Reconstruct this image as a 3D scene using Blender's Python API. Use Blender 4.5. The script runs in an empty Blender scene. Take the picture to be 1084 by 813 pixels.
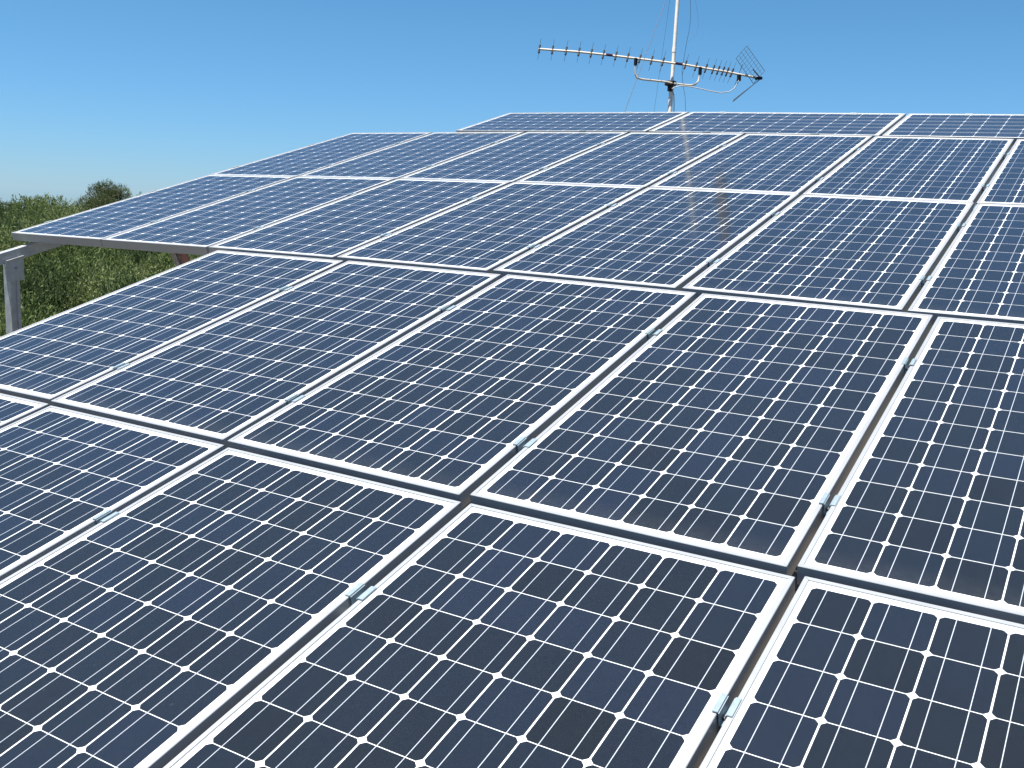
import bpy, bmesh, math, random
import numpy as np
from mathutils import Matrix, Vector, Euler

random.seed(7)
rng = np.random.default_rng(11)
R = math.radians
scene = bpy.context.scene

# ------------------------------------------------------------------ camera, world, sun, exposure
CAM = Vector((5.572, -3.6055, 2.455))
CROT = Matrix(((0.85622, -0.123514, 0.501629), (0.515011, 0.127687, -0.84762), (0.040642, 0.984094, 0.17294)))
cd = bpy.data.cameras.new("camera")
cd.sensor_width = 36.0
cd.lens = 35.5626
cd.clip_start = 0.05
cd.clip_end = 20000
cam = bpy.data.objects.new("camera", cd)
cam.matrix_world = Matrix.Translation(CAM) @ CROT.to_4x4()
scene.collection.objects.link(cam)
scene.camera = cam

SUN_EL, SUN_ROT = 76.0, 225.0          # near the zenith, a little behind and left of the camera, so that the faces turned to the camera are in shade
w = bpy.data.worlds.new("World")
scene.world = w
w.use_nodes = True
nt = w.node_tree
for n in list(nt.nodes):
    nt.nodes.remove(n)
sky = nt.nodes.new("ShaderNodeTexSky")
sky.sky_type = 'NISHITA'
sky.sun_disc = False
sky.sun_elevation = R(SUN_EL)
sky.sun_rotation = R(SUN_ROT)
sky.altitude = 200
sky.air_density = 1.0
sky.dust_density = 0.0
sky.ozone_density = 4.0
bg = nt.nodes.new("ShaderNodeBackground")
bg.inputs['Strength'].default_value = 0.0525
wo = nt.nodes.new("ShaderNodeOutputWorld")
tint = nt.nodes.new("ShaderNodeMix")          # deep clear-day blue: the air of the photograph
tint.data_type = 'RGBA'
tint.blend_type = 'MULTIPLY'
tint.inputs[0].default_value = 1.0
tco = nt.nodes.new("ShaderNodeTexCoord")
sep = nt.nodes.new("ShaderNodeSeparateXYZ")
nt.links.new(tco.outputs['Generated'], sep.inputs[0])
ramp = nt.nodes.new("ShaderNodeValToRGB")
els_ = ramp.color_ramp.elements
els_[0].position = 0.0; els_[0].color = (0.44, 0.71, 1.16, 1)
els_[1].position = 0.16; els_[1].color = (0.475, 0.83, 1.03, 1)
nt.links.new(sep.outputs[2], ramp.inputs[0])
nt.links.new(ramp.outputs[0], tint.inputs[7])
nt.links.new(sky.outputs[0], tint.inputs[6])
nt.links.new(tint.outputs[2], bg.inputs[0])
nt.links.new(bg.outputs[0], wo.inputs[0])

sd = bpy.data.lights.new("sun", 'SUN')
sd.energy = 5.0
sd.angle = R(0.53)
sd.color = (1.0, 0.95, 0.88)
sun = bpy.data.objects.new("sun", sd)
sv = Vector((math.sin(R(SUN_ROT)) * math.cos(R(SUN_EL)), math.cos(R(SUN_ROT)) * math.cos(R(SUN_EL)), math.sin(R(SUN_EL))))
sun.rotation_euler = sv.to_track_quat('Z', 'Y').to_euler()
sun.location = (0, 0, 20)
scene.collection.objects.link(sun)

scene.view_settings.view_transform = 'Standard'
scene.view_settings.look = 'None'
scene.view_settings.exposure = 1.15
scene.view_settings.gamma = 1.0
scene.view_settings.use_curve_mapping = False
scene.cycles.use_denoising = True
scene.cycles.max_bounces = 6
scene.cycles.transparent_max_bounces = 8


def at(u, v, depth):
    """world point on the sight line of a spot of the 1084x813 photograph, at a distance along the view axis"""
    f = 1070.83
    d = CROT @ Vector(((u - 542) / f, -(v - 406.5) / f, -1.0))
    return CAM + d * depth

# ------------------------------------------------------------------ helpers
def link(o, parent=None):
    scene.collection.objects.link(o)
    if parent is not None:
        o.parent = parent
    return o


def tag(o, label=None, cat=None, group=None, kind=None):
    if label: o['label'] = label
    if cat: o['category'] = cat
    if group: o['group'] = group
    if kind: o['kind'] = kind
    return o


def empty(name, loc=(0, 0, 0)):
    o = bpy.data.objects.new(name, None)
    o.empty_display_size = 0.1
    o.location = loc
    return link(o)


def mesh_obj(name, verts, faces, mat, parent=None, smooth=False):
    me = bpy.data.meshes.new(name)
    me.from_pydata([tuple(v) for v in verts], [], faces)
    me.update()
    if mat: me.materials.append(mat)
    if smooth:
        for p in me.polygons: p.use_smooth = True
    return link(bpy.data.objects.new(name, me), parent)


def bm_obj(name, bm, mat, parent=None, smooth=False):
    bmesh.ops.recalc_face_normals(bm, faces=bm.faces)
    me = bpy.data.meshes.new(name)
    bm.to_mesh(me)
    bm.free()
    if mat: me.materials.append(mat)
    if smooth:
        for p in me.polygons: p.use_smooth = True
    return link(bpy.data.objects.new(name, me), parent)


def add_box(bm, c, s, M=None, bev=0.0):
    r = bmesh.ops.create_cube(bm, size=1.0)
    vs = r['verts']
    bmesh.ops.scale(bm, vec=s, verts=vs)
    if bev > 0:
        es = list({e for v in vs for e in v.link_edges})
        rr = bmesh.ops.bevel(bm, geom=es, offset=bev, segments=1, affect='EDGES')
        vs = list({v for f in rr['faces'] for v in f.verts} | {v for v in vs if v.is_valid})
    bmesh.ops.translate(bm, vec=c, verts=vs)
    if M is not None:
        bmesh.ops.transform(bm, matrix=M, verts=vs)


def add_tube(bm, pts, rad, seg=8, caps=True):
    pts = [Vector(p) for p in pts]
    rads = rad if isinstance(rad, (list, tuple)) else [rad] * len(pts)
    rings = []
    for i, p in enumerate(pts):
        a = pts[max(i - 1, 0)]
        b = pts[min(i + 1, len(pts) - 1)]
        t = (b - a).normalized()
        up = Vector((0, 0, 1)) if abs(t.z) < 0.9 else Vector((1, 0, 0))
        x = t.cross(up).normalized()
        y = t.cross(x)
        rings.append([bm.verts.new(p + (x * math.cos(k * 2 * math.pi / seg) + y * math.sin(k * 2 * math.pi / seg)) * rads[i]) for k in range(seg)])
    for a, b in zip(rings, rings[1:]):
        for k in range(seg):
            bm.faces.new((a[k], a[(k + 1) % seg], b[(k + 1) % seg], b[k]))
    if caps:
        bm.faces.new([bm.verts.new(v.co) for v in rings[0]][::-1])     # own vertices: the side stays evenly round
        bm.faces.new([bm.verts.new(v.co) for v in rings[-1]])


def tube(name, pts, rad, mat, parent=None, seg=8):
    bm = bmesh.new()
    add_tube(bm, pts, rad, seg)
    o = bm_obj(name, bm, mat, parent, smooth=True)
    for p in o.data.polygons[-2:]: p.use_smooth = False      # the end caps
    return o

# ------------------------------------------------------------------ materials
class NB:
    def __init__(s, name):
        s.mat = bpy.data.materials.new(name)
        s.mat.use_nodes = True
        s.nt = s.mat.node_tree
        s.b = s.nt.nodes['Principled BSDF']
        s.out = s.nt.nodes['Material Output']

    def n(s, t, **kw):
        nd = s.nt.nodes.new(t)
        for k, v in kw.items(): setattr(nd, k, v)
        return nd

    def put(s, sock, v):
        if isinstance(v, (int, float, tuple, list)):
            sock.default_value = v
        else:
            s.nt.links.new(v, sock)

    def m(s, op, a, b=None, c=None):
        nd = s.n('ShaderNodeMath', operation=op)
        s.put(nd.inputs[0], a)
        if b is not None: s.put(nd.inputs[1], b)
        if c is not None: s.put(nd.inputs[2], c)
        return nd.outputs[0]

    def mix(s, fac, a, b):
        nd = s.n('ShaderNodeMix', data_type='RGBA')
        s.put(nd.inputs[0], fac)
        s.put(nd.inputs[6], a)
        s.put(nd.inputs[7], b)
        return nd.outputs[2]

    def noise(s, vec, scale, detail=3, rough=0.5):
        nd = s.n('ShaderNodeTexNoise')
        nd.inputs['Scale'].default_value = scale
        nd.inputs['Detail'].default_value = detail
        nd.inputs['Roughness'].default_value = rough
        if vec is not None: s.nt.links.new(vec, nd.inputs['Vector'])
        return nd.outputs[0]

    def ramp(s, fac, stops):
        nd = s.n('ShaderNodeValToRGB')
        cr = nd.color_ramp
        while len(cr.elements) < len(stops): cr.elements.new(0.5)
        for e, (p, c) in zip(cr.elements, stops):
            e.position = p
            e.color = (*c, 1)
        s.nt.links.new(fac, nd.inputs[0])
        return nd.outputs[0]

    def bump(s, h, strength, dist):
        nd = s.n('ShaderNodeBump')
        nd.inputs['Strength'].default_value = strength
        nd.inputs['Distance'].default_value = dist
        s.nt.links.new(h, nd.inputs['Height'])
        s.nt.links.new(nd.outputs[0], s.b.inputs['Normal'])


def simple(name, col, rough=0.5, metal=0.0, var=0.12, scale=12.0, bump=0.0):
    k = NB(name)
    tc = k.n('ShaderNodeTexCoord').outputs['Object']
    ns = k.noise(tc, scale, 5, 0.6)
    lo = tuple(max(0, c * (1 - var)) for c in col)
    hi = tuple(min(1, c * (1 + var)) for c in col)
    k.put(k.b.inputs['Base Color'], k.ramp(ns, [(0.3, lo), (0.7, hi)]))
    k.b.inputs['Metallic'].default_value = metal
    k.put(k.b.inputs['Roughness'], k.m('MULTIPLY_ADD', ns, 0.2, rough - 0.1))
    if bump: k.bump(ns, bump, 0.01)
    return k.mat


M_FRAME = simple('anodised_aluminium', (0.33, 0.348, 0.36), 0.42, 0.3, 0.03, 9)
def matt(mat):
    mat.node_tree.nodes['Principled BSDF'].inputs['Specular IOR Level'].default_value = 0.08


def add_mitre(mat):
    k = NB.__new__(NB)
    k.mat = mat; k.nt = mat.node_tree; k.b = k.nt.nodes['Principled BSDF']; k.out = k.nt.nodes['Material Output']
    tc = k.n('ShaderNodeTexCoord').outputs['Object']
    sx = k.n('ShaderNodeSeparateXYZ')
    k.nt.links.new(tc, sx.inputs[0])
    dx = k.m('SUBTRACT', 0.404, k.m('ABSOLUTE', sx.outputs[0]))
    dy = k.m('SUBTRACT', 0.79, k.m('ABSOLUTE', sx.outputs[1]))
    line = k.m('MULTIPLY', k.m('LESS_THAN', k.m('ABSOLUTE', k.m('SUBTRACT', dx, dy)), 0.0005), k.m('GREATER_THAN', sx.outputs[2], -0.01))
    src = k.b.inputs['Base Color'].links[0].from_socket
    k.put(k.b.inputs['Base Color'], k.mix(k.m('MULTIPLY', line, 0.8), src, (0.05, 0.05, 0.05, 1)))


add_mitre(M_FRAME)
M_CLAMP = simple('clamp_aluminium', (0.24, 0.31, 0.35), 0.45, 0.3, 0.08, 60)
M_GALV = simple('galvanised_steel', (0.44, 0.46, 0.48), 0.45, 0.6, 0.18, 22)
M_BOLT = simple('bolt_steel', (0.30, 0.29, 0.28), 0.4, 0.9, 0.1, 60)
M_RED = simple('red_primer', (0.34, 0.19, 0.18), 0.7, 0.0, 0.2, 25)
M_BACK = simple('white_backsheet', (0.75, 0.76, 0.76), 0.6, 0.0, 0.03, 5)
M_BLACK = simple('black_plastic', (0.02, 0.02, 0.022), 0.5, 0.0, 0.2, 30)
M_PIPE = simple('weathered_mast_tube', (0.74, 0.70, 0.63), 0.55, 0.0, 0.12, 18)
M_BOOM = simple('antenna_boom', (0.44, 0.40, 0.34), 0.55, 0.0, 0.1, 30)
M_ROD = simple('antenna_rod', (0.035, 0.037, 0.042), 0.6, 0.0, 0.15, 40)
M_DARK = simple('dark_antenna_cover', (0.20, 0.15, 0.12), 0.6, 0.0, 0.2, 12)
M_PURP = simple('dark_sleeve', (0.06, 0.04, 0.08), 0.5, 0.0, 0.2, 40)
M_WIRE = simple('steel_wire', (0.09, 0.09, 0.10), 0.5, 0.5, 0.1, 10)
M_WCAB = simple('white_coax', (0.42, 0.42, 0.42), 0.5, 0.0, 0.08, 20)
for m_ in (M_BLACK, M_ROD, M_WIRE, M_PURP): matt(m_)
M_CONC = simple('concrete', (0.33, 0.31, 0.28), 0.9, 0.0, 0.2, 14, 0.4)
M_BARK = simple('bark', (0.16, 0.12, 0.09), 0.9, 0.0, 0.35, 14, 0.6)

PW, PL, PT = 0.808, 1.58, 0.046     # panel width, length, frame depth
CP = 0.1268                         # cell pitch


def pv_material():
    k = NB('monocrystalline_cells_under_glass')
    tc = k.n('ShaderNodeTexCoord').outputs['Object']
    sx = k.n('ShaderNodeSeparateXYZ')
    k.nt.links.new(tc, sx.inputs[0])
    X, Y = sx.outputs[0], sx.outputs[1]
    u = k.m('ADD', X, 3 * CP)
    v = k.m('ADD', Y, 6 * CP)
    ci = k.m('FLOOR', k.m('DIVIDE', u, CP))
    cj = k.m('FLOOR', k.m('DIVIDE', v, CP))
    fu = k.m('SUBTRACT', k.m('SUBTRACT', u, k.m('MULTIPLY', ci, CP)), CP / 2)
    fv = k.m('SUBTRACT', k.m('SUBTRACT', v, k.m('MULTIPLY', cj, CP)), CP / 2)
    au, av = k.m('ABSOLUTE', fu), k.m('ABSOLUTE', fv)
    r2 = k.m('ADD', k.m('MULTIPLY', fu, fu), k.m('MULTIPLY', fv, fv))
    incell = k.m('MULTIPLY', k.m('LESS_THAN', au, CP / 2 - 0.00170), k.m('LESS_THAN', av, CP / 2 - 0.00085))
    incell = k.m('MULTIPLY', incell, k.m('LESS_THAN', r2, 0.0818 ** 2))
    area = k.m('MULTIPLY', k.m('LESS_THAN', k.m('ABSOLUTE', X), 3 * CP), k.m('LESS_THAN', k.m('ABSOLUTE', Y), 6 * CP))
    cell = k.m('MULTIPLY', incell, area)
    # two interconnect ribbons per cell, running the length of the string and out into the margin
    bus = k.m('LESS_THAN', k.m('ABSOLUTE', k.m('SUBTRACT', au, 0.0312)), 0.00080)
    bus = k.m('MULTIPLY', bus, k.m('MULTIPLY', k.m('LESS_THAN', k.m('ABSOLUTE', X), 3 * CP), k.m('LESS_THAN', k.m('ABSOLUTE', Y), 6 * CP + 0.008)))
    # cross ribbons in the end margins, joining the strings two by two
    ym = k.m('LESS_THAN', k.m('ABSOLUTE', k.m('SUBTRACT', k.m('ABSOLUTE', Y), 6 * CP + 0.0095)), 0.0016)
    top = k.m('GREATER_THAN', Y, 0.0)
    # front end: pairs 0-1, 2-3, 4-5 ; back end: 1-2, 3-4 (shifted by one string)
    sh = k.m('MULTIPLY_ADD', top, CP, 0.0)
    pu = k.m('ADD', u, sh)
    pf = k.m('SUBTRACT', pu, k.m('MULTIPLY', k.m('FLOOR', k.m('DIVIDE', pu, 2 * CP)), 2 * CP))
    seg = k.m('LESS_THAN', k.m('ABSOLUTE', k.m('SUBTRACT', pf, CP)), CP / 2 + 0.0312)
    rib = k.m('MULTIPLY', k.m('MULTIPLY', ym, seg), k.m('LESS_THAN', k.m('ABSOLUTE', X), 3 * CP - 0.03))
    # sealant line where glass meets the frame lip, the joint's shadow painted in
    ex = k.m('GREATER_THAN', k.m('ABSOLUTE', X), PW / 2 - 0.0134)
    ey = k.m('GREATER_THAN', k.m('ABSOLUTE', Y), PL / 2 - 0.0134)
    seal_shade = k.m('MAXIMUM', ex, ey)
    # cell colour: each cell its own cut of silicon
    oi = k.n('ShaderNodeObjectInfo').outputs['Random']
    cv = k.n('ShaderNodeCombineXYZ')
    k.put(cv.inputs[0], k.m('ADD', ci, 0.5)); k.put(cv.inputs[1], k.m('ADD', cj, 0.5)); k.put(cv.inputs[2], k.m('MULTIPLY', oi, 173.0))
    wn = k.n('ShaderNodeTexWhiteNoise', noise_dimensions='3D')
    k.nt.links.new(cv.outputs[0], wn.inputs[0])
    big = k.noise(tc, 6.0, 2, 0.5)
    val = k.m('ADD', k.m('MULTIPLY', wn.outputs[0], 0.75), k.m('MULTIPLY', big, 0.25))
    col = k.ramp(val, [(0.08, (0.0022, 0.0036, 0.0046)), (0.40, (0.0028, 0.0054, 0.0088)), (0.75, (0.0034, 0.0070, 0.0145)), (0.97, (0.0048, 0.0086, 0.0185))])
    # very fine contact fingers across the cell
    fing = k.m('LESS_THAN', k.m('FRACT', k.m('DIVIDE', Y, 0.0024)), 0.07)
    col = k.mix(k.m('MULTIPLY', fing, 0.16), col, (0.30, 0.32, 0.34, 1))
    grain = k.noise(tc, 900.0, 2, 0.7)
    col = k.mix(k.m('MULTIPLY', grain, 0.02), col, (0.3, 0.33, 0.38, 1))
    c = k.mix(cell, (0.74, 0.76, 0.76, 1), col)
    c = k.mix(k.m('MULTIPLY', bus, 0.85), c, (0.46, 0.50, 0.55, 1))
    c = k.mix(k.m('MULTIPLY', rib, 0.8), c, (0.48, 0.50, 0.50, 1))
    c = k.mix(k.m('MULTIPLY', seal_shade, 0.7), c, (0.46, 0.47, 0.46, 1))
    # thin dust film, a little thicker towards the edges of the sheet
    dn = k.noise(tc, 2.2, 6, 0.65)
    dn2 = k.noise(tc, 55.0, 4, 0.7)
    dust = k.m('MULTIPLY', k.m('MULTIPLY', dn, dn2), 0.02)
    # washed-down dirt lying along the lower frame edge, and dried drops
    low = k.n('ShaderNodeMapRange')
    k.put(low.inputs[0], Y)
    low.inputs[1].default_value = -PL / 2 + 0.10
    low.inputs[2].default_value = -PL / 2 + 0.012
    sp = k.n('ShaderNodeTexVoronoi')
    sp.inputs['Scale'].default_value = 26.0
    k.nt.links.new(tc, sp.inputs['Vector'])
    drop = k.m('MULTIPLY', k.m('LESS_THAN', sp.outputs['Distance'], 0.10), k.m('GREATER_THAN', dn, 0.58))
    dust = k.m('ADD', dust, k.m('MULTIPLY', k.m('MULTIPLY', low.outputs[0], dn2), 0.055))
    dust = k.m('ADD', dust, k.m('MULTIPLY', drop, 0.02))
    c = k.mix(dust, c, (0.42, 0.40, 0.36, 1))
    k.put(k.b.inputs['Base Color'], c)
    k.b.inputs['Roughness'].default_value = 0.5
    k.b.inputs['Specular IOR Level'].default_value = 0.0
    k.b.inputs['Sheen Weight'].default_value = 0.16          # dust seen at a grazing angle
    k.b.inputs['Sheen Roughness'].default_value = 0.45
    k.b.inputs['Sheen Tint'].default_value = (0.62, 0.82, 1.0, 1)
    k.b.inputs['Coat Weight'].default_value = 1.0
    k.b.inputs['Coat IOR'].default_value = 1.57
    k.put(k.b.inputs['Coat Roughness'], k.m('MULTIPLY_ADD', dn2, 0.07, 0.055))
    return k.mat


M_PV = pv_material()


def leaf_material(name, stops, trans=0.25):
    k = NB(name)
    at_ = k.n('ShaderNodeAttribute', attribute_name='tint')
    col = k.ramp(at_.outputs['Fac'], stops)
    k.put(k.b.inputs['Base Color'], col)
    k.b.inputs['Roughness'].default_value = 0.6
    k.b.inputs['Specular IOR Level'].default_value = 0.15
    tr = k.n('ShaderNodeBsdfTranslucent')
    k.nt.links.new(col, tr.inputs[0])
    mx = k.n('ShaderNodeMixShader')
    mx.inputs[0].default_value = trans
    k.nt.links.new(k.b.outputs[0], mx.inputs[1])
    k.nt.links.new(tr.outputs[0], mx.inputs[2])
    k.nt.links.new(mx.outputs[0], k.out.inputs[0])
    return k.mat


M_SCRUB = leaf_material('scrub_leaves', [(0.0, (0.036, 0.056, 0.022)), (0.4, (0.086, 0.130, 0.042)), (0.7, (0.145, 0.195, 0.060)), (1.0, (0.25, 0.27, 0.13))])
M_TREE = leaf_material('tree_leaves', [(0.0, (0.055, 0.060, 0.034)), (0.55, (0.085, 0.110, 0.042)), (1.0, (0.15, 0.17, 0.08))])


def ground_material():
    k = NB('dry_earth')
    tc = k.n('ShaderNodeTexCoord').outputs['Object']
    a = k.noise(tc, 0.35, 6, 0.6)
    b = k.noise(tc, 14.0, 6, 0.7)
    c1 = k.ramp(b, [(0.3, (0.13, 0.09, 0.062)), (0.5, (0.20, 0.15, 0.11)), (0.75, (0.29, 0.23, 0.17))])
    # away from the levelled pad the soil is litter-covered and dark
    sx = k.n('ShaderNodeSeparateXYZ')
    k.nt.links.new(tc, sx.inputs[0])
    d = k.m('MAXIMUM', k.m('SUBTRACT', k.m('ABSOLUTE', k.m('SUBTRACT', sx.outputs[0], 4.0)), 5.6), k.m('SUBTRACT', k.m('ABSOLUTE', k.m('SUBTRACT', sx.outputs[1], 0.0)), 6.6))
    d = k.m('ADD', d, k.m('MULTIPLY_ADD', a, 2.0, -1.0))
    mr = k.n('ShaderNodeMapRange')
    k.put(mr.inputs[0], d)
    c2 = k.ramp(b, [(0.3, (0.035, 0.045, 0.02)), (0.55, (0.07, 0.075, 0.035)), (0.8, (0.14, 0.12, 0.07))])
    k.put(k.b.inputs['Base Color'], k.mix(mr.outputs[0], c1, c2))
    k.b.inputs['Roughness'].default_value = 0.95
    k.b.inputs['Specular IOR Level'].default_value = 0.1
    k.bump(b, 0.6, 0.03)
    return k.mat


M_GROUND = ground_material()

# ------------------------------------------------------------------ ground
PAD = 0.5


def smooth(t):
    t = np.clip(t, 0, 1)
    return t * t * (3 - 2 * t)


def ground(x, y):
    x = np.asarray(x, float); y = np.asarray(y, float)
    r = np.hypot(x - CAM.x, y - CAM.y)
    hill = 0.10 + 0.0085 * (np.minimum(r, 54) - 9)
    hill = hill - np.maximum(r - 56, 0) * 0.035
    az = np.arctan2(y - CAM.y, x - CAM.x)
    hill = hill + 0.10 * np.sin(x * 0.23 + 1.3) * np.cos(y * 0.19) * np.minimum(r / 20, 1) + 0.0035 * np.minimum(r, 60) * np.sin(az * 23 + .6)
    d = np.maximum(np.abs(x - 4.0) - 5.6, np.abs(y) - 6.6)
    t = smooth((d + 0.3) / 1.8)
    return PAD * (1 - t) + hill * t


rad = np.concatenate([[0.0], np.linspace(0.8, 12, 26), np.geomspace(12.8, 70, 34), np.geomspace(78, 9000, 26)])
NA = 144
ang = np.linspace(0, 2 * np.pi, NA, endpoint=False)
gv = [(4.0, 0.0, float(ground(4.0, 0.0)))]
for r_ in rad[1:]:
    xs = 4.0 + r_ * np.cos(ang)
    ys = r_ * np.sin(ang)
    zs = ground(xs, ys)
    gv += list(zip(xs.tolist(), ys.tolist(), zs.tolist()))
gf = [(0, 1 + k, 1 + (k + 1) % NA) for k in range(NA)]
for i in range(len(rad) - 2):
    a0 = 1 + i * NA
    b0 = a0 + NA
    for k in range(NA):
        k2 = (k + 1) % NA
        gf.append((a0 + k, b0 + k, b0 + k2, a0 + k2))
g = mesh_obj('ground', gv, gf, M_GROUND, smooth=True)
tag(g, 'dry ochre earth with dark litter under the bushes', 'ground', kind='structure')

# ------------------------------------------------------------------ solar panels
# row, column, centre x y z, rotation x y z, small stretch in x and y (as surveyed, every panel sits a little differently)
PANELS = [
    ('A', 0, 2.1625, -2.295, 1.5448, 0.26613, 0.0031, -0.0053, 0.9998, 0.9743),
    ('A', 1, 2.9922, -2.3018, 1.5399, 0.2669, 0.00743, -0.00565, 1.0011, 0.968),
    ('A', 2, 3.826, -2.311, 1.5317, 0.26689, 0.0104, -0.007, 1.0074, 0.9637),
    ('A', 3, 4.6616, -2.3196, 1.5255, 0.26548, 0.00382, -0.00984, 1.0004, 0.9714),
    ('A', 4, 5.4731, -2.3216, 1.5257, 0.26515, 0.00139, -0.00678, 0.9596, 0.9776),
    ('B', 0, 2.1386, -0.7807, 1.9682, 0.27995, 0.00161, -0.0038, 0.9988, 0.9817),
    ('B', 1, 2.9714, -0.7879, 1.9645, 0.27927, 0.00704, -0.00729, 1.0084, 0.9907),
    ('B', 2, 3.8142, -0.7908, 1.9576, 0.27725, 0.01207, -0.0086, 1.018, 0.9995),
    ('B', 3, 4.6515, -0.7892, 1.9496, 0.27331, 0.01023, -0.00493, 0.9928, 0.9999),
    ('B', 4, 5.4577, -0.7888, 1.944, 0.26842, 0.00488, -0.00352, 0.9586, 0.9963),
    ('C', 0, 0.3797, 0.7763, 2.3875, 0.26107, -0.00436, -0.00265, 0.9937, 0.9924),
    ('C', 1, 1.209, 0.7703, 2.3916, 0.25966, -0.00491, -0.00632, 1.0074, 0.9987),
    ('C', 2, 2.0481, 0.7659, 2.3938, 0.25745, 0.00213, -0.00651, 1.0118, 1.0047),
    ('C', 3, 2.8915, 0.7661, 2.391, 0.25561, 0.00866, -0.00703, 1.0171, 1.0059),
    ('C', 4, 3.7344, 0.768, 2.3825, 0.25347, 0.01459, -0.00284, 1.0096, 1.0035),
    ('C', 5, 4.5592, 0.7705, 2.3691, 0.25097, 0.01694, 0.00431, 0.9774, 1.0016),
    ('C', 6, 5.362, 0.772, 2.3575, 0.24943, 0.00712, 0.00376, 0.9667, 1.0024),
    ('D', 0, 0.3807, 2.3125, 2.7964, 0.26012, -0.00361, -0.0016, 0.9999, 1.0094),
    ('D', 1, 1.2175, 2.3129, 2.8003, 0.2592, -0.00339, -0.0044, 1.0137, 1.0098),
    ('D', 2, 2.0626, 2.3126, 2.801, 0.25793, 0.00368, -0.00539, 1.018, 1.0082),
    ('D', 3, 2.9078, 2.3111, 2.7955, 0.25656, 0.01007, -0.00396, 1.0146, 1.0049),
    ('D', 4, 3.7419, 2.3098, 2.7838, 0.25533, 0.01628, 0.00159, 0.9964, 1.0022),
    ('D', 5, 4.5542, 2.3113, 2.768, 0.25465, 0.01899, 0.00712, 0.9676, 1.0013),
    ('D', 6, 5.3566, 2.3145, 2.7557, 0.2548, 0.00867, 0.00469, 0.9747, 1.0019),
    ('E', 0, 1.8096, 3.4791, 3.1179, 0.2588, 0.0056, 0.00066, 1.0102, 1.0009),
    ('E', 1, 3.4056, 3.4837, 3.0996, 0.25804, 0.01776, 0.00432, 0.9816, 0.9994),
    ('E', 2, 4.9608, 3.4895, 3.0723, 0.25764, 0.01665, 0.00378, 0.9634, 0.9988),
]


def profile_ring(bm, prof, hx, hy):
    loops = []
    for d, z in prof:
        loops.append([bm.verts.new((sx * (hx - d), sy * (hy - d), z)) for sx, sy in ((-1, -1), (1, -1), (1, 1), (-1, 1))])
    n = len(loops)
    for i in range(n):
        a, b = loops[i], loops[(i + 1) % n]
        for k in range(4):
            bm.faces.new((a[k], a[(k + 1) % 4], b[(k + 1) % 4], b[k]))


PROF = [(0.0, -PT), (0.0, -0.0012), (0.0012, 0.0), (0.0112, 0.0), (0.0118, -0.0006), (0.0118, -0.0022),
        (0.0018, -0.0023), (0.0018, -PT + 0.0018), (0.026, -PT + 0.0018), (0.026, -PT)]


def make_panel():
    root = empty('solar_panel')
    bm = bmesh.new()
    profile_ring(bm, PROF, PW / 2, PL / 2)
    bm_obj('frame', bm, M_FRAME, root)
    bm = bmesh.new()
    add_box(bm, (0, 0, -0.0044), (PW - 0.0044, PL - 0.0044, 0.0036))
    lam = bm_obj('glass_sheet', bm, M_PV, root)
    lam.data.materials.append(M_BACK)
    for p in lam.data.polygons:
        if p.normal.z < -0.5: p.material_index = 1
    bm = bmesh.new()
    add_box(bm, (0, PL / 2 - 0.16, -0.019), (0.11, 0.10, 0.025), None, 0.004)
    bm_obj('junction_box', bm, M_BLACK, root)
    return root


def copy_tree(o, parent=None):
    c = o.copy()
    scene.collection.objects.link(c)
    if parent is not None: c.parent = parent
    for ch in o.children:
        copy_tree(ch, c)
    return c


ORD = ['first', 'second', 'third', 'fourth', 'fifth', 'sixth', 'seventh']
ROWN = {'A': 'the nearest row', 'B': 'the second nearest row', 'C': 'the third nearest row',
        'D': 'the fourth nearest row', 'E': 'the farthest row'}
NROW = {}
for p in PANELS: NROW[p[0]] = max(NROW.get(p[0], 0), p[1] + 1)


def which(row, j):
    if j == 0: return 'leftmost'
    if j == NROW[row] - 1: return 'rightmost'
    return ORD[j] + ' from the left'


PM = {}
proto = make_panel()
for i, (row, j, x, y, z, rx, ry, rz, sx, sy) in enumerate(PANELS):
    o = proto if i == 0 else copy_tree(proto)
    m = Matrix.Translation((x, y, z)) @ Euler((rx, ry, rz)).to_matrix().to_4x4()
    PM[(row, j)] = m @ Matrix.Diagonal((sx, sy, 1, 1))
    if row == 'E':
        o.matrix_world = m @ Matrix.Rotation(R(90), 4, 'Z') @ Matrix.Diagonal((sy, sx, 1, 1))
        lab = 'solar panel laid lengthwise in %s, %s of three' % (ROWN[row], which(row, j))
    else:
        o.matrix_world = m @ Matrix.Diagonal((sx, sy, 1, 1))
        extra = {('C', 0): ', over the bushes', ('A', 0): ', cut off by the photo edge'}.get((row, j), '')
        lab = 'white framed solar panel, %s in %s%s' % (which(row, j), ROWN[row], extra)
    tag(o, lab, 'solar panel', 'solar panels mounted edge to edge in the array')

# ------------------------------------------------------------------ clamps
# plane frame of the array
NP = Vector((0.00795, -0.25822, 0.96605)).normalized()
XP = Vector((0.99997, 0.0, -0.00823)).normalized()
YP = NP.cross(XP).normalized()
OP = Vector((0, 0, 2.2))
FR = Matrix((XP, YP, NP)).transposed().to_4x4()


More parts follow.
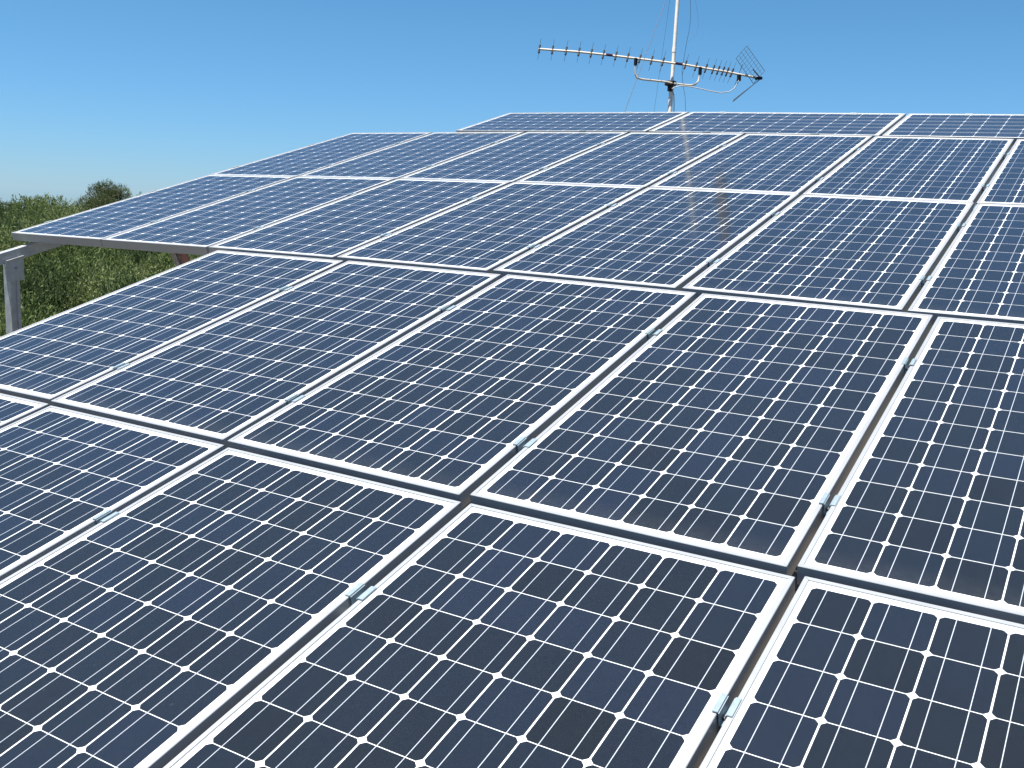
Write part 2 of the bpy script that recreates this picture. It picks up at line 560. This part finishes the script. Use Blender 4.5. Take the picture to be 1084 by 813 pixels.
def make_clamp(width, end=False):
    """hat shaped mid clamp lying over two frames, length along local y, or a Z shaped end clamp"""
    root = empty('panel_clamp')
    bm = bmesh.new()
    t = 0.003
    Lc = 0.05
    g = width / 2
    if not end:
        add_box(bm, (-g - 0.0045, 0, t / 2 + 0.0004), (0.013, Lc, t), None, 0.0006)
        add_box(bm, (g + 0.0045, 0, t / 2 + 0.0004), (0.013, Lc, t), None, 0.0006)
        add_box(bm, (-g + 0.0035, 0, -0.012), (t * .8, Lc, 0.0245))
        add_box(bm, (g - 0.0035, 0, -0.012), (t * .8, Lc, 0.0245))
        add_box(bm, (0, 0, -0.0255), (2 * g - 0.0045, Lc, t))
        bm_obj('bracket', bm, M_CLAMP, root)
        bm = bmesh.new()
        r = bmesh.ops.create_cone(bm, cap_ends=True, segments=6, radius1=0.0065, radius2=0.0065, depth=0.006)
        bmesh.ops.translate(bm, vec=(0, -0.006, -0.021), verts=r['verts'])
        bm_obj('bolt', bm, M_BOLT, root)
    else:
        add_box(bm, (0.004, 0, t / 2 + 0.0004), (0.014, Lc, t), None, 0.0006)
        add_box(bm, (-0.0035, 0, -0.0215), (t, Lc, 0.0435))
        add_box(bm, (-0.014, 0, -0.0455), (0.024, Lc, t))
        bm_obj('bracket', bm, M_CLAMP, root)
        bm = bmesh.new()
        r = bmesh.ops.create_cone(bm, cap_ends=True, segments=6, radius1=0.0065, radius2=0.0065, depth=0.006)
        bmesh.ops.translate(bm, vec=(-0.015, 0, -0.041), verts=r['verts'])
        bm_obj('bolt', bm, M_BOLT, root)
    return root


def corner(row, j, cx, cy):
    h = (PL / 2, PW / 2) if row == 'E' else (PW / 2, PL / 2)
    return PM[(row, j)] @ Vector((cx * h[0], cy * h[1], 0))


def gap_point(row, j, yl):
    """middle of the gap between columns j and j+1, at local height yl (m) from the panel centre, and the gap width"""
    f = yl / (PL / 2)
    a = corner(row, j, 1, f)
    b = corner(row, j + 1, -1, f)
    return (a + b) / 2, (b - a).dot(XP)


mid0 = make_clamp(0.023)
end0 = make_clamp(0, True)
used = {'m': False, 'e': False}


def clamp(kind, p, rz, label, sc=1.0):
    src = mid0 if kind == 'm' else end0
    if used[kind]:
        o = copy_tree(src)
    else:
        o = src
        used[kind] = True
    o.matrix_world = Matrix.Translation(p) @ FR @ Matrix.Rotation(rz, 4, 'Z') @ Matrix.Diagonal((sc, 1, 1, 1))
    tag(o, label, 'clamp', 'clamps holding the panels to their rails')


NTH = {0: 'leftmost', 1: 'second', 2: 'third', 3: 'fourth', 4: 'fifth', 5: 'sixth'}
YS = {'A': [(0.36, 'rear')], 'B': [(0.385, 'rear'), (-0.487, 'front')], 'C': [(0.365, 'rear'), (-0.415, 'front')],
      'D': [(0.355, 'rear'), (-0.44, 'front')]}
for row in 'ABCD':
    for j in range(NROW[row] - 1):
        for yl, nm in YS[row]:
            p, gw = gap_point(row, j, yl + random.uniform(-.012, .012))
            u = '%s one in' % nm if len(YS[row]) > 1 else 'over'
            lab = 'silver clamp, %s the %s gap from the left, %s' % (u, ORD[j], ROWN[row])
            clamp('m', p, 0, lab, max(0.75, gw / 0.023))
# end clamps on the open left side of rows three and four
for row in 'CD':
    for yl, nm in ((0.27, 'rear'), (-0.54, 'front')):
        p = corner(row, 0, -1, yl / (PL / 2))
        clamp('e', p, 0, 'small grey end clamp, %s one on the left edge of %s' % (nm, ROWN[row]))
# end clamps along the top edge
for (j, fx, nm) in ((0, -0.52, 'leftmost'), (0, 0.38, 'second from left'), (1, -0.68, 'third from left'), (1, 0.55, 'fourth from left'), (2, -0.50, 'rightmost')):
    p = corner('E', j, fx, 1)
    clamp('e', p, R(-90), 'small grey end clamp on the top edge against the sky, %s' % nm)
for (j, fx, nm) in ((0, 0.38, 'left'), (1, -0.45, 'middle'), (1, 0.49, 'right')):
    a = corner('E', j, fx, -1)
    clamp('m', a - YP * 0.005, R(90), 'small silver clamp between the farthest two rows, %s one' % nm, 0.55)

# ------------------------------------------------------------------ mounting structure
def pp(x, y, off):
    return OP + XP * x + YP * y + NP * off


def make_bar(name, a, b, wdt, hgt, mat, parent=None, up=NP, lip=True):
    """open C-channel from a to b; a and b are on the centre line of the top face"""
    a, b = Vector(a), Vector(b)
    t = (b - a).normalized()
    s = t.cross(up).normalized()
    n = s.cross(t).normalized()
    bm = bmesh.new()
    th = 0.003
    prof = [(-wdt / 2, 0), (wdt / 2, 0), (wdt / 2, -hgt), (wdt / 4, -hgt), (wdt / 4, -hgt + th), (wdt / 2 - th, -hgt + th),
            (wdt / 2 - th, -th), (-wdt / 2 + th, -th), (-wdt / 2 + th, -hgt + th), (-wdt / 4, -hgt + th), (-wdt / 4, -hgt), (-wdt / 2, -hgt)]
    r0 = [bm.verts.new(a + s * x + n * z) for x, z in prof]
    r1 = [bm.verts.new(b + s * x + n * z) for x, z in prof]
    for i in range(len(prof)):
        j = (i + 1) % len(prof)
        bm.faces.new((r0[i], r0[j], r1[j], r1[i]))
    bm.faces.new(r0[::-1]); bm.faces.new(r1)
    return bm_obj(name, bm, mat, parent)


GR = 'aluminium rails and beams under the array'
rail_rows = [('A', -2.075, 'nearest'), ('A', -2.90, 'nearest'), ('B', -1.31, 'second'), ('B', -0.44, 'second'),
             ('C', 0.375, 'third'), ('C', 1.155, 'third'), ('D', 1.93, 'fourth'), ('D', 2.73, 'fourth'), ('E', 3.30, 'farthest'), ('E', 3.80, 'farthest')]
x0s = {'A': 1.70, 'B': 1.70, 'C': -0.06, 'D': -0.06, 'E': 0.95}
for n_, (row, yy, nm) in enumerate(rail_rows):
    r = make_bar('mounting_rail', pp(x0s[row], yy, -0.0505), pp(5.82, yy, -0.0505), 0.040, 0.038, M_GALV)
    tag(r, 'galvanised rail under the %s row of panels, %s one of its pair' % (nm, 'rear' if n_ in (0, 3, 5, 7, 9) else 'front'), 'rail', GR)
beams = [(0.083, -0.75, 2.95, 'leftmost, its bare end sticking out past the corner panel'), (1.75, -3.15, 3.95, 'second from the left'),
         (3.45, -3.15, 3.95, 'third from the left'), (5.45, -3.15, 3.95, 'rightmost')]
BZ = -0.0895
for bx, ya, yb, nm in beams:
    r = make_bar('support_beam', pp(bx, ya, BZ), pp(bx, yb, BZ), 0.046, 0.062, M_GALV)
    tag(r, 'galvanised sloping beam below the rails, %s' % nm, 'beam', GR)

# posts: folded C section with a bolted cheek plate at the head
def make_post(x, y, ztop, label):
    zb = float(ground(x, y)) - 0.02
    root = empty('support_post', (x, y, zb))
    H = ztop - zb
    bm = bmesh.new()
    a, th = 0.03, 0.003
    prof = [(-a, -a), (a, -a), (a, -a * .35), (a - .006, -a * .35), (a - .006, a * .35), (a, a * .35), (a, a), (-a, a)]
    r0 = [bm.verts.new((px, py, 0.0)) for px, py in prof]
    r1 = [bm.verts.new((px, py, H)) for px, py in prof]
    for i in range(len(prof)):
        j = (i + 1) % len(prof)
        bm.faces.new((r0[i], r0[j], r1[j], r1[i]))
    bm.faces.new(r0[::-1]); bm.faces.new(r1)
    bm_obj('post', bm, M_GALV, root)
    # cheek plate parallel to the beam
    bm = bmesh.new()
    s = 0.267
    pts = [(-0.055, H - 0.115), (0.055, H - 0.105), (0.055, H + 0.022 + 0.055 * s), (-0.055, H + 0.022 - 0.055 * s)]
    f0 = [bm.verts.new((0.0335, py, pz)) for py, pz in pts]
    f1 = [bm.verts.new((0.0375, py, pz)) for py, pz in pts]
    for i in range(4):
        j = (i + 1) % 4
        bm.faces.new((f0[i], f0[j], f1[j], f1[i]))
    bm.faces.new(f0[::-1]); bm.faces.new(f1)
    add_box(bm, (0.040, 0, H + 0.0215), (0.012, 0.112, 0.003), Matrix.Translation((0, 0, H + .0215)) @ Matrix.Rotation(math.atan(s), 4, 'X') @ Matrix.Translation((0, 0, -H - .0215)))
    bm_obj('head_plate', bm, M_GALV, root)
    bm = bmesh.new()
    r = bmesh.ops.create_cone(bm, cap_ends=True, segments=6, radius1=0.008, radius2=0.008, depth=0.008)
    bmesh.ops.rotate(bm, cent=(0, 0, 0), matrix=Matrix.Rotation(R(90), 3, 'Y'), verts=r['verts'])
    bmesh.ops.translate(bm, vec=(0.0415, 0.005, H - 0.035), verts=r['verts'])
    bm_obj('bolt', bm, M_CLAMP, root)
    bm = bmesh.new()
    add_box(bm, (0, 0, 0.02), (0.30, 0.30, 0.10), None, 0.012)
    bm_obj('footing', bm, M_CONC, root)
    tag(root, label, 'post', 'steel posts carrying the array')
    return root


for bx, ys, nm in ((0.083, (-0.10, 2.6), 'leftmost'), (1.75, (-2.9, 0.0, 2.9), 'second'), (3.45, (-2.9, 0.0, 2.9), 'third'), (5.45, (-2.9, 0.0, 2.9), 'rightmost')):
    for k, yy in enumerate(ys):
        p = pp(bx, yy, BZ - 0.064)
        if (bx < 1 and k == 0):
            lab = 'grey folded steel post with bolted head plate, before the bushes at the photo left edge'
        else:
            lab = 'grey steel post in the shade under the panels, %s on the %s beam' % (['front', 'middle', 'rear'][k if len(ys) == 3 else 2], nm)
        make_post(p.x, p.y, p.z - 0.002, lab)

# slanting brace seen through the opening left of the second row
br = empty('diagonal_brace', at(183, 268, 6.35))
P0 = at(177, 264, 6.30) + Vector((0, 0, .06)); P1 = at(196, 300, 6.15)
dirv = (P1 - P0).normalized()
P0 = P0 - dirv * 0.05; P1 = P0 + dirv * 1.3
off = Matrix.Translation(-br.location)
o = make_bar('strut', off @ P0, off @ P1, 0.03, 0.03, M_GALV, br, up=Vector((0.3, -0.9, 0.1)))
sd_ = Vector((0.050, 0.024, 0.0))
o = make_bar('red_strut', off @ (P0 + sd_), off @ (P1 + sd_), 0.042, 0.030, M_RED, br, up=Vector((0.3, -0.9, 0.1)))
o['label'] = 'red primed strut'
tag(br, 'slanting grey and red strut pair under the third row of panels, before the bushes', 'brace')

# ------------------------------------------------------------------ antenna mast, antenna and wires
D0 = 13.0


def ap(u, v, dd=0.0):
    return at(u, v, D0 + dd)


mast_mid = ap(711.4, 85)
mz = float(ground(mast_mid.x, mast_mid.y))
lean = (ap(717.5, 0) - ap(709.2, 117.5))
lean = lean / lean.z
base = mast_mid - lean * (mast_mid.z - mz)
topz = 7.6
root = empty('antenna_mast', base)
rel = lambda p: Vector(p) - base
PT_ = lambda z: base + lean * (z - mz)
tube('lower_pole', [rel(PT_(mz)), rel(PT_(mast_mid.z - 0.03))], 0.029, M_PIPE, root, 14)
tube('upper_pole', [rel(PT_(mast_mid.z - 0.06)), rel(PT_(topz))], 0.023, M_PIPE, root, 14)
zc = ap(712.8, 53).z
tube('collar', [rel(PT_(zc - .03)), rel(PT_(zc + .03))], 0.0265, M_PIPE, root, 14)
bm = bmesh.new(); add_box(bm, (0, 0, 0.04), (0.5, 0.5, 0.12), None, 0.015)
bm_obj('footing', bm, M_CONC, root)
tag(root, 'pale metal antenna mast rising behind the top edge of the array', 'mast')

# yagi antenna
LINE = [(570, 51.8), (612, 54.9), (639, 57.7), (677, 62.3), (702, 65.4), (725.5, 68.6), (747, 72.4), (765, 75.2), (784, 79), (806, 83.1)]


def boom_at(u):
    for (a, va), (b, vb) in zip(LINE, LINE[1:]):
        if u <= b: return va + (vb - va) * (u - a) / (b - a)
    return LINE[-1][1]


bdep = -0.075
org = ap(711.6, 67, bdep)
yg = empty('yagi_antenna', org)
rl = lambda p: Vector(p) - org
bp_ = lambda u: ap(u, boom_at(u), bdep)
bm = bmesh.new()
add_tube(bm, [rl(bp_(u)) for u, v in LINE], 0.0140, 4)
bm_obj('boom', bm, M_BOOM, yg)
els = [571, 584.9, 599.3, 612.9, 625.9, 638.8, 651.9, 664.6, 677.3, 689.8, 701.8, 725.6, 736.7, 747.2, 754.9, 760.2, 765.3, 769.8, 774.7]
for i, u in enumerate(els):
    t = i / (len(els) - 1)
    v = boom_at(u)
    sl = 0.15 + 0.26 * t
    L = 11.3
    e = tube('element', [rl(ap(u - sl * L, v + L * .98, bdep - .05)), rl(ap(u + sl * L, v - L * .98, bdep + .05))], 0.0024, M_ROD, yg, 5)
    k = 4.1
    bm = bmesh.new()
    add_tube(bm, [rl(ap(u - sl * k, v + k, bdep - .02)), rl(ap(u + sl * k, v - k, bdep + .02))], 0.0135, 6)
    bm_obj('element_holder', bm, M_BLACK, e)
for (a, b) in ((641.5, 648.5), (715, 722.5)):
    bm = bmesh.new()
    add_tube(bm, [rl(ap(a, boom_at(a) - .3, bdep - .02)), rl(ap(b, boom_at(b) - .3, bdep - .02))], 0.019, 6)
    bm_obj('joint_sleeve', bm, M_PURP, yg, True)
# stirrup below the boom
arm = [(673.2, 64), (672.6, 72), (672.4, 78), (674.2, 82.3), (680, 84), (692, 85.2), (706, 86.8), (712, 88.2), (722, 89.6), (731, 90.4), (736, 89.4), (739.2, 85.6), (740.6, 80), (741.3, 73.5)]
tube('stirrup', [rl(ap(u, v, bdep - .01)) for u, v in arm], 0.0125, M_BOOM, yg, 8)
for (u, v0, v1) in ((673, 61.5, 69), (741.2, 71, 79)):
    bm = bmesh.new()
    c = rl(ap(u, (v0 + v1) / 2, bdep - .01))
    add_box(bm, c, (0.032, 0.05, (v1 - v0) * 0.0121), None, 0.004)
    bm_obj('boom_clamp', bm, M_BLACK, yg)
bm = bmesh.new()
c = rl(ap(709.8, 88.2, -0.03))
add_box(bm, c, (0.125, 0.10, 0.062), None, 0.008)
add_box(bm, c + Vector((0.004, 0, -0.065)), (0.055, 0.085, 0.075), None, 0.008)
bm_obj('mast_clamp', bm, M_BLACK, yg)
bm = bmesh.new()
c = rl(ap(782.3, 82.2, bdep - .02))
add_box(bm, c, (0.045, 0.05, 0.085), None, 0.008)
bm_obj('dipole_box', bm, M_BLACK, yg)
tube('dipole', [rl(ap(778.0, 90, bdep - .1)), rl(ap(786.0, 68, bdep + .1))], 0.004, M_ROD, yg, 6)


def grid(name, A, B, C, D, nu, nv, rr):
    """wire grid between four corners (A-B and D-C are the long sides)"""
    bm = bmesh.new()
    for i in range(nu + 1):
        t = i / nu
        add_tube(bm, [A.lerp(B, t), D.lerp(C, t)], rr * (1.6 if i in (0, nu) else 1), 4)
    for i in range(nv + 1):
        t = i / nv
        add_tube(bm, [A.lerp(D, t), B.lerp(C, t)], rr * (1.6 if i in (0, nv) else 1), 4)
    return bm_obj(name, bm, M_ROD, yg)


hA, hB = rl(ap(797.5, 88.5, bdep - .12)), rl(ap(809.5, 75.0, bdep + .12))
uA, uB = rl(ap(779.2, 62.0, bdep + .02)), rl(ap(790.6, 48.6, bdep + .28))
grid('reflector_grid', hA, hB, uB, uA, 4, 9, 0.0022)
lA, lB = rl(ap(776.0, 107.5, bdep - .20)), rl(ap(777.0, 105.5, bdep + .16))
grid('reflector_grid', rl(ap(803.2, 84.8, bdep - .12)), rl(ap(806.5, 82.5, bdep + .12)), lB, lA, 4, 9, 0.0028)
bm = bmesh.new(); c = rl(ap(803, 82.8, bdep)); add_box(bm, c, (0.09, 0.05, 0.035), None, 0.005)
bm_obj('reflector_hinge', bm, M_BLACK, yg)
tube('reflector_arm', [rl(ap(804.5, 82, bdep)), rl(ap(797.3, 73.5, bdep + .05))], 0.008, M_BLACK, yg, 6)
tag(yg, 'long television yagi antenna with corner reflector grid, fixed across the mast', 'antenna')

cx_ = [(711.5, 94), (714, 92.6), (720, 90.8), (730, 91.6), (742, 93.9), (752, 96.4), (763, 98.2), (772, 97.2), (777.5, 93.4), (781.2, 87.2), (782.2, 84.5)]
o = tube('antenna_cable', [ap(u, v, bdep - .035) for u, v in cx_], 0.0065, M_WCAB, None, 6)
tag(o, 'thin white cable drooping from the mast clamp to the antenna box', 'cable')

# dark panel aerial near the mast head (it shows as a brown streak in the panels)
pz = Vector((0.83, 8.90, 6.35)); org2 = pz
pa = empty('panel_antenna', org2)
bm = bmesh.new(); add_box(bm, (0, 0, 0.50), (0.14, 0.07, 1.0), None, 0.02)
bm_obj('cover', bm, M_DARK, pa)
m1 = PT_(6.62) - org2
tube('arm', [m1, Vector((0, 0, 0.27))], 0.015, M_BOOM, pa, 8)
tube('arm', [PT_(7.0) - org2, Vector((0, 0, 0.65))], 0.015, M_BOOM, pa, 8)
tag(pa, 'dark flat aerial high on the mast, mirrored as a brown streak in the panels', 'antenna')

# stay wires
def wire(name, pts, r, label, cat, group=None, mat=None):
    o = tube(name, pts, r, mat or M_WIRE, None, 5)
    tag(o, label, cat, group)


top1 = PT_(ap(720.3, -41).z)
q = at(661.7, 117, 12.0); d_ = (q - top1)
end = top1 + d_ * 3.4
end = top1 + d_ * ((top1.z - float(ground(end.x, end.y))) / -d_.z)
wire('stay_wire', [top1, end], 0.0034, 'dark stay wire running down left of the mast, crossing the antenna', 'wire', 'stay wires of the mast')
top2 = PT_(ap(725.5, -118).z)
q = at(692.6, 117, 13.9); d_ = (q - top2)
end = top2 + d_ * ((top2.z - float(ground(q.x, q.y))) / -d_.z)
wire('stay_wire', [top2, end], 0.0016, 'faint thin stay wire close on the left of the mast', 'wire', 'stay wires of the mast')
w3 = [(730.2, -60), (730.8, 0), (731.3, 18), (729.6, 32), (727, 44), (724.3, 60), (722, 74), (722.6, 88), (725.2, 102), (725.8, 118), (725.9, 150), (725.5, 190)]
wire('hanging_cable', [at(u, v, 13.1) for u, v in w3] + [Vector((at(725.5, 190, 13.1).x, at(725.5, 190, 13.1).y, mz))], 0.0028, 'dark wavy cable hanging right of the mast', 'cable')
w4 = [(733.5, -20), (737.0, 5), (739, 17), (739.2, 28), (737, 35.5), (732.5, 41.5), (727.6, 44.6)]
wire('cable_loop', [at(u, v, 13.1) for u, v in w4], 0.0012, 'faint thin cable curving off the hanging cable beside the mast', 'cable')
w5 = [(711.6, 95), (713.4, 100), (713.6, 110), (713.4, 122), (713.0, 170)]
wire('down_lead', [at(u, v, 12.93) for u, v in w5] + [Vector((at(713, 170, 12.93).x, at(713, 170, 12.93).y, mz))], 0.006, 'dark lead running down beside the mast below its clamp', 'cable')

# ------------------------------------------------------------------ scrub
def leaf_quads(P, A, S, Wd, tint):
    """P base points, A unit axes, S lengths, Wd widths: one folded lance shaped quad per leaf"""
    n = len(P)
    rnd = rng.normal(size=(n, 3))
    side = np.cross(A, rnd)
    side /= np.linalg.norm(side, axis=1, keepdims=True) + 1e-9
    nrm = np.cross(side, A)
    mid = P + A * (S * 0.45)[:, None]
    v0 = P
    v1 = mid + side * (Wd / 2)[:, None] + nrm * (Wd * .15)[:, None]
    v2 = P + A * S[:, None]
    v3 = mid - side * (Wd / 2)[:, None] + nrm * (Wd * .15)[:, None]
    V = np.stack([v0, v1, v2, v3], 1).reshape(-1, 3)
    return V, np.repeat(tint, 1)


def fast_mesh(name, V, tint, mat, parent=None):
    n = len(V) // 4
    me = bpy.data.meshes.new(name)
    me.vertices.add(len(V))
    me.vertices.foreach_set('co', V.astype(np.float32).ravel())
    me.loops.add(4 * n)
    me.loops.foreach_set('vertex_index', np.arange(4 * n, dtype=np.int32))
    me.polygons.add(n)
    me.polygons.foreach_set('loop_start', np.arange(0, 4 * n, 4, dtype=np.int32))
    me.polygons.foreach_set('loop_total', np.full(n, 4, dtype=np.int32))
    a = me.attributes.new('tint', 'FLOAT', 'FACE')
    a.data.foreach_set('value', tint.astype(np.float32))
    me.update(calc_edges=True)
    me.materials.append(mat)
    return link(bpy.data.objects.new(name, me), parent)


def bush(cx, cy, cz, rx, rz, nshoot, nleaf, ls, tone, lump=0.28, up=0.7, sh=1.0):
    """shoots standing out of a lumpy dome, each carrying a spiral of leaves"""
    th = rng.uniform(0, 2 * np.pi, nshoot)
    ph = np.arccos(rng.uniform(-0.15, 1, nshoot))
    d = np.stack([np.sin(ph) * np.cos(th), np.sin(ph) * np.sin(th), np.cos(ph)], 1)
    k = rng.uniform(0, 6.28, 6)
    lum = 1 + lump * (np.sin(3 * th + k[0]) * np.sin(2 * ph + k[1]) * .5 + np.sin(5 * th + k[2] + 3 * ph) * .35 + np.sin(9 * th + k[3]) * np.sin(7 * ph + k[4]) * .3)
    rr = np.where(rng.random(nshoot) < .75, rng.uniform(.84, 1.0, nshoot), rng.uniform(.45, .84, nshoot)) * lum
    base = np.stack([cx + d[:, 0] * rx * rr, cy + d[:, 1] * rx * rr, cz + d[:, 2] * rz * rr], 1)
    ax = d * (1 - up) + np.array([0, 0, up]) + rng.normal(size=(nshoot, 3)) * .20
    ax /= np.linalg.norm(ax, axis=1, keepdims=True)
    sl = ls * sh * rng.uniform(2.2, 4.5, nshoot)
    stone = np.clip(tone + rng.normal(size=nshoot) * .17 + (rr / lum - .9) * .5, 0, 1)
    t = np.tile(np.linspace(0, 1, nleaf), nshoot)
    B = np.repeat(base, nleaf, 0)
    AX = np.repeat(ax, nleaf, 0)
    SL = np.repeat(sl, nleaf)
    P = B + AX * (t * SL)[:, None]
    out = rng.normal(size=P.shape)
    A = AX * rng.uniform(.5, 1.1, len(P))[:, None] + out * .42
    A /= np.linalg.norm(A, axis=1, keepdims=True)
    S = ls * rng.uniform(.7, 1.25, len(P)) * (1 - .25 * t)
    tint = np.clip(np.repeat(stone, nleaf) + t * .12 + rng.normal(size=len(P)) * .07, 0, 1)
    return leaf_quads(P, A, S, S * rng.uniform(.20, .34, len(P)), tint)


Vs, Ts = [], []
cxm, cym = CAM.x, CAM.y


def put_bush(x, y, rx, rz, ns, nl, ls, tone, up=.5, lump=.28, sh=1.0):
    z = float(ground(x, y)) + rz * .12
    V, T = bush(x, y, z, rx, rz, ns, nl, ls, tone, lump, up, sh)
    Vs.append(V); Ts.append(T)


def noise2(x, y):
    return .5 + .25 * math.sin(x * .85 + 1.2 * math.sin(y * .51)) + .25 * math.sin(y * .77 + 2 + 1.1 * math.sin(x * .43))


# dense fan in view: the open hillside left of the array
az0, az1 = math.atan2(0.5374, -0.8432) , None
r_ = 9.4
while r_ < 60:
    step = 0.85 + r_ * 0.034
    for az in np.arange(R(119), R(156), step * 1.05 / r_):
        a = az + rng.normal() * .25 * step / r_
        rr = r_ + rng.normal() * .28 * step
        x, y = cxm + rr * math.cos(a), cym + rr * math.sin(a)
        if x > -2.1 and y < 8.2: continue
        if math.hypot(x - base.x, y - base.y) < .8: continue
        nz = noise2(x, y)
        rx = step * rng.uniform(.44, .78)
        rz = (0.48 + .62 * nz + rng.uniform(-.12, .42)) * (1.0 if rr > 12 else .9)
        if rr > 50: rz *= rng.uniform(.9, 1.12)
        near = rr < 22
        ls = .070 if near else .058 + (rr - 22) * .0026
        ns = int((2600 if near else max(1000, 2200 - (rr - 22) * 34)))
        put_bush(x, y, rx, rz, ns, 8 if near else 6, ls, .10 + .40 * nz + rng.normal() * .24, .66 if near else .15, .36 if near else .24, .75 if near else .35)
    r_ += step * .95
# looser scrub all round, for the rest of the hill
for k in range(430):
    a = rng.uniform(0, 2 * np.pi)
    if R(119) < a < R(156): continue
    rr = 11 + 46 * rng.random() ** .75
    x, y = cxm + rr * math.cos(a), cym + rr * math.sin(a)
    if max(abs(x - 4.0) - 5.9, abs(y) - 7.2) < .5 or math.hypot(x - base.x, y - base.y) < 1.2: continue
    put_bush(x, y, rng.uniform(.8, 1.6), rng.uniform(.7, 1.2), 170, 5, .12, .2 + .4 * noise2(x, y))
o = fast_mesh('scrub', np.concatenate(Vs), np.concatenate(Ts), M_SCRUB)
tag(o, 'dense green evergreen scrub covering the hillside behind the array', 'scrub', kind='stuff')
print('scrub leaves', len(Vs), sum(len(v) for v in Vs) // 4)

# round tree on the crest
def crest_tree(u, vtop, dist, width, label, name, hgt, seed_tone):
    d = at(u, vtop, 1.0) - CAM
    hd = math.hypot(d.x, d.y)
    x, y = CAM.x + d.x / hd * dist, CAM.y + d.y / hd * dist
    ztop = CAM.z + d.z / hd * dist
    zb = float(ground(x, y))
    root = empty(name, (x, y, zb))
    H = ztop - zb
    bmt = bmesh.new()
    add_tube(bmt, [(0, 0, -.1), (.03, .02, H * .25), (-.02, .0, H * .45), (0.02, 0, H * .75)], [.11, .085, .06, .03], 8)
    for q in range(9):
        a = q * 2.4
        z0 = H * (.22 + .05 * q)
        add_tube(bmt, [(0, 0, z0), (math.cos(a) * width * .22, math.sin(a) * width * .22, z0 + H * .14), (math.cos(a) * width * .36, math.sin(a) * width * .36, z0 + H * .25)], [.045, .03, .012], 6)
    bm_obj('trunk', bmt, M_BARK, root, True)
    V1, T1 = [], []
    for q in range(22):
        a = q * 2.4; rr = width * .5 * math.sqrt(rng.uniform(.02, .62))
        dome = math.sqrt(max(0.0, 1 - (rr / (width * .52)) ** 2))
        zz = H - hgt * .5 + (dome * rng.uniform(-.75, .68)) * hgt * .5
        V, T = bush(math.cos(a) * rr, math.sin(a) * rr, zz, width * .17, hgt * .16, 300, 6, .07, seed_tone + rng.normal() * .22, .35, .25, .6)
        V1.append(V); T1.append(T)
    fast_mesh('crown', np.concatenate(V1), np.concatenate(T1), M_TREE, root)
    tag(root, label, 'tree')


crest_tree(112, 192.5, 44, 2.15, 'round dark tree standing above the scrub on the crest of the hill', 'round_tree', 2.2, .5)
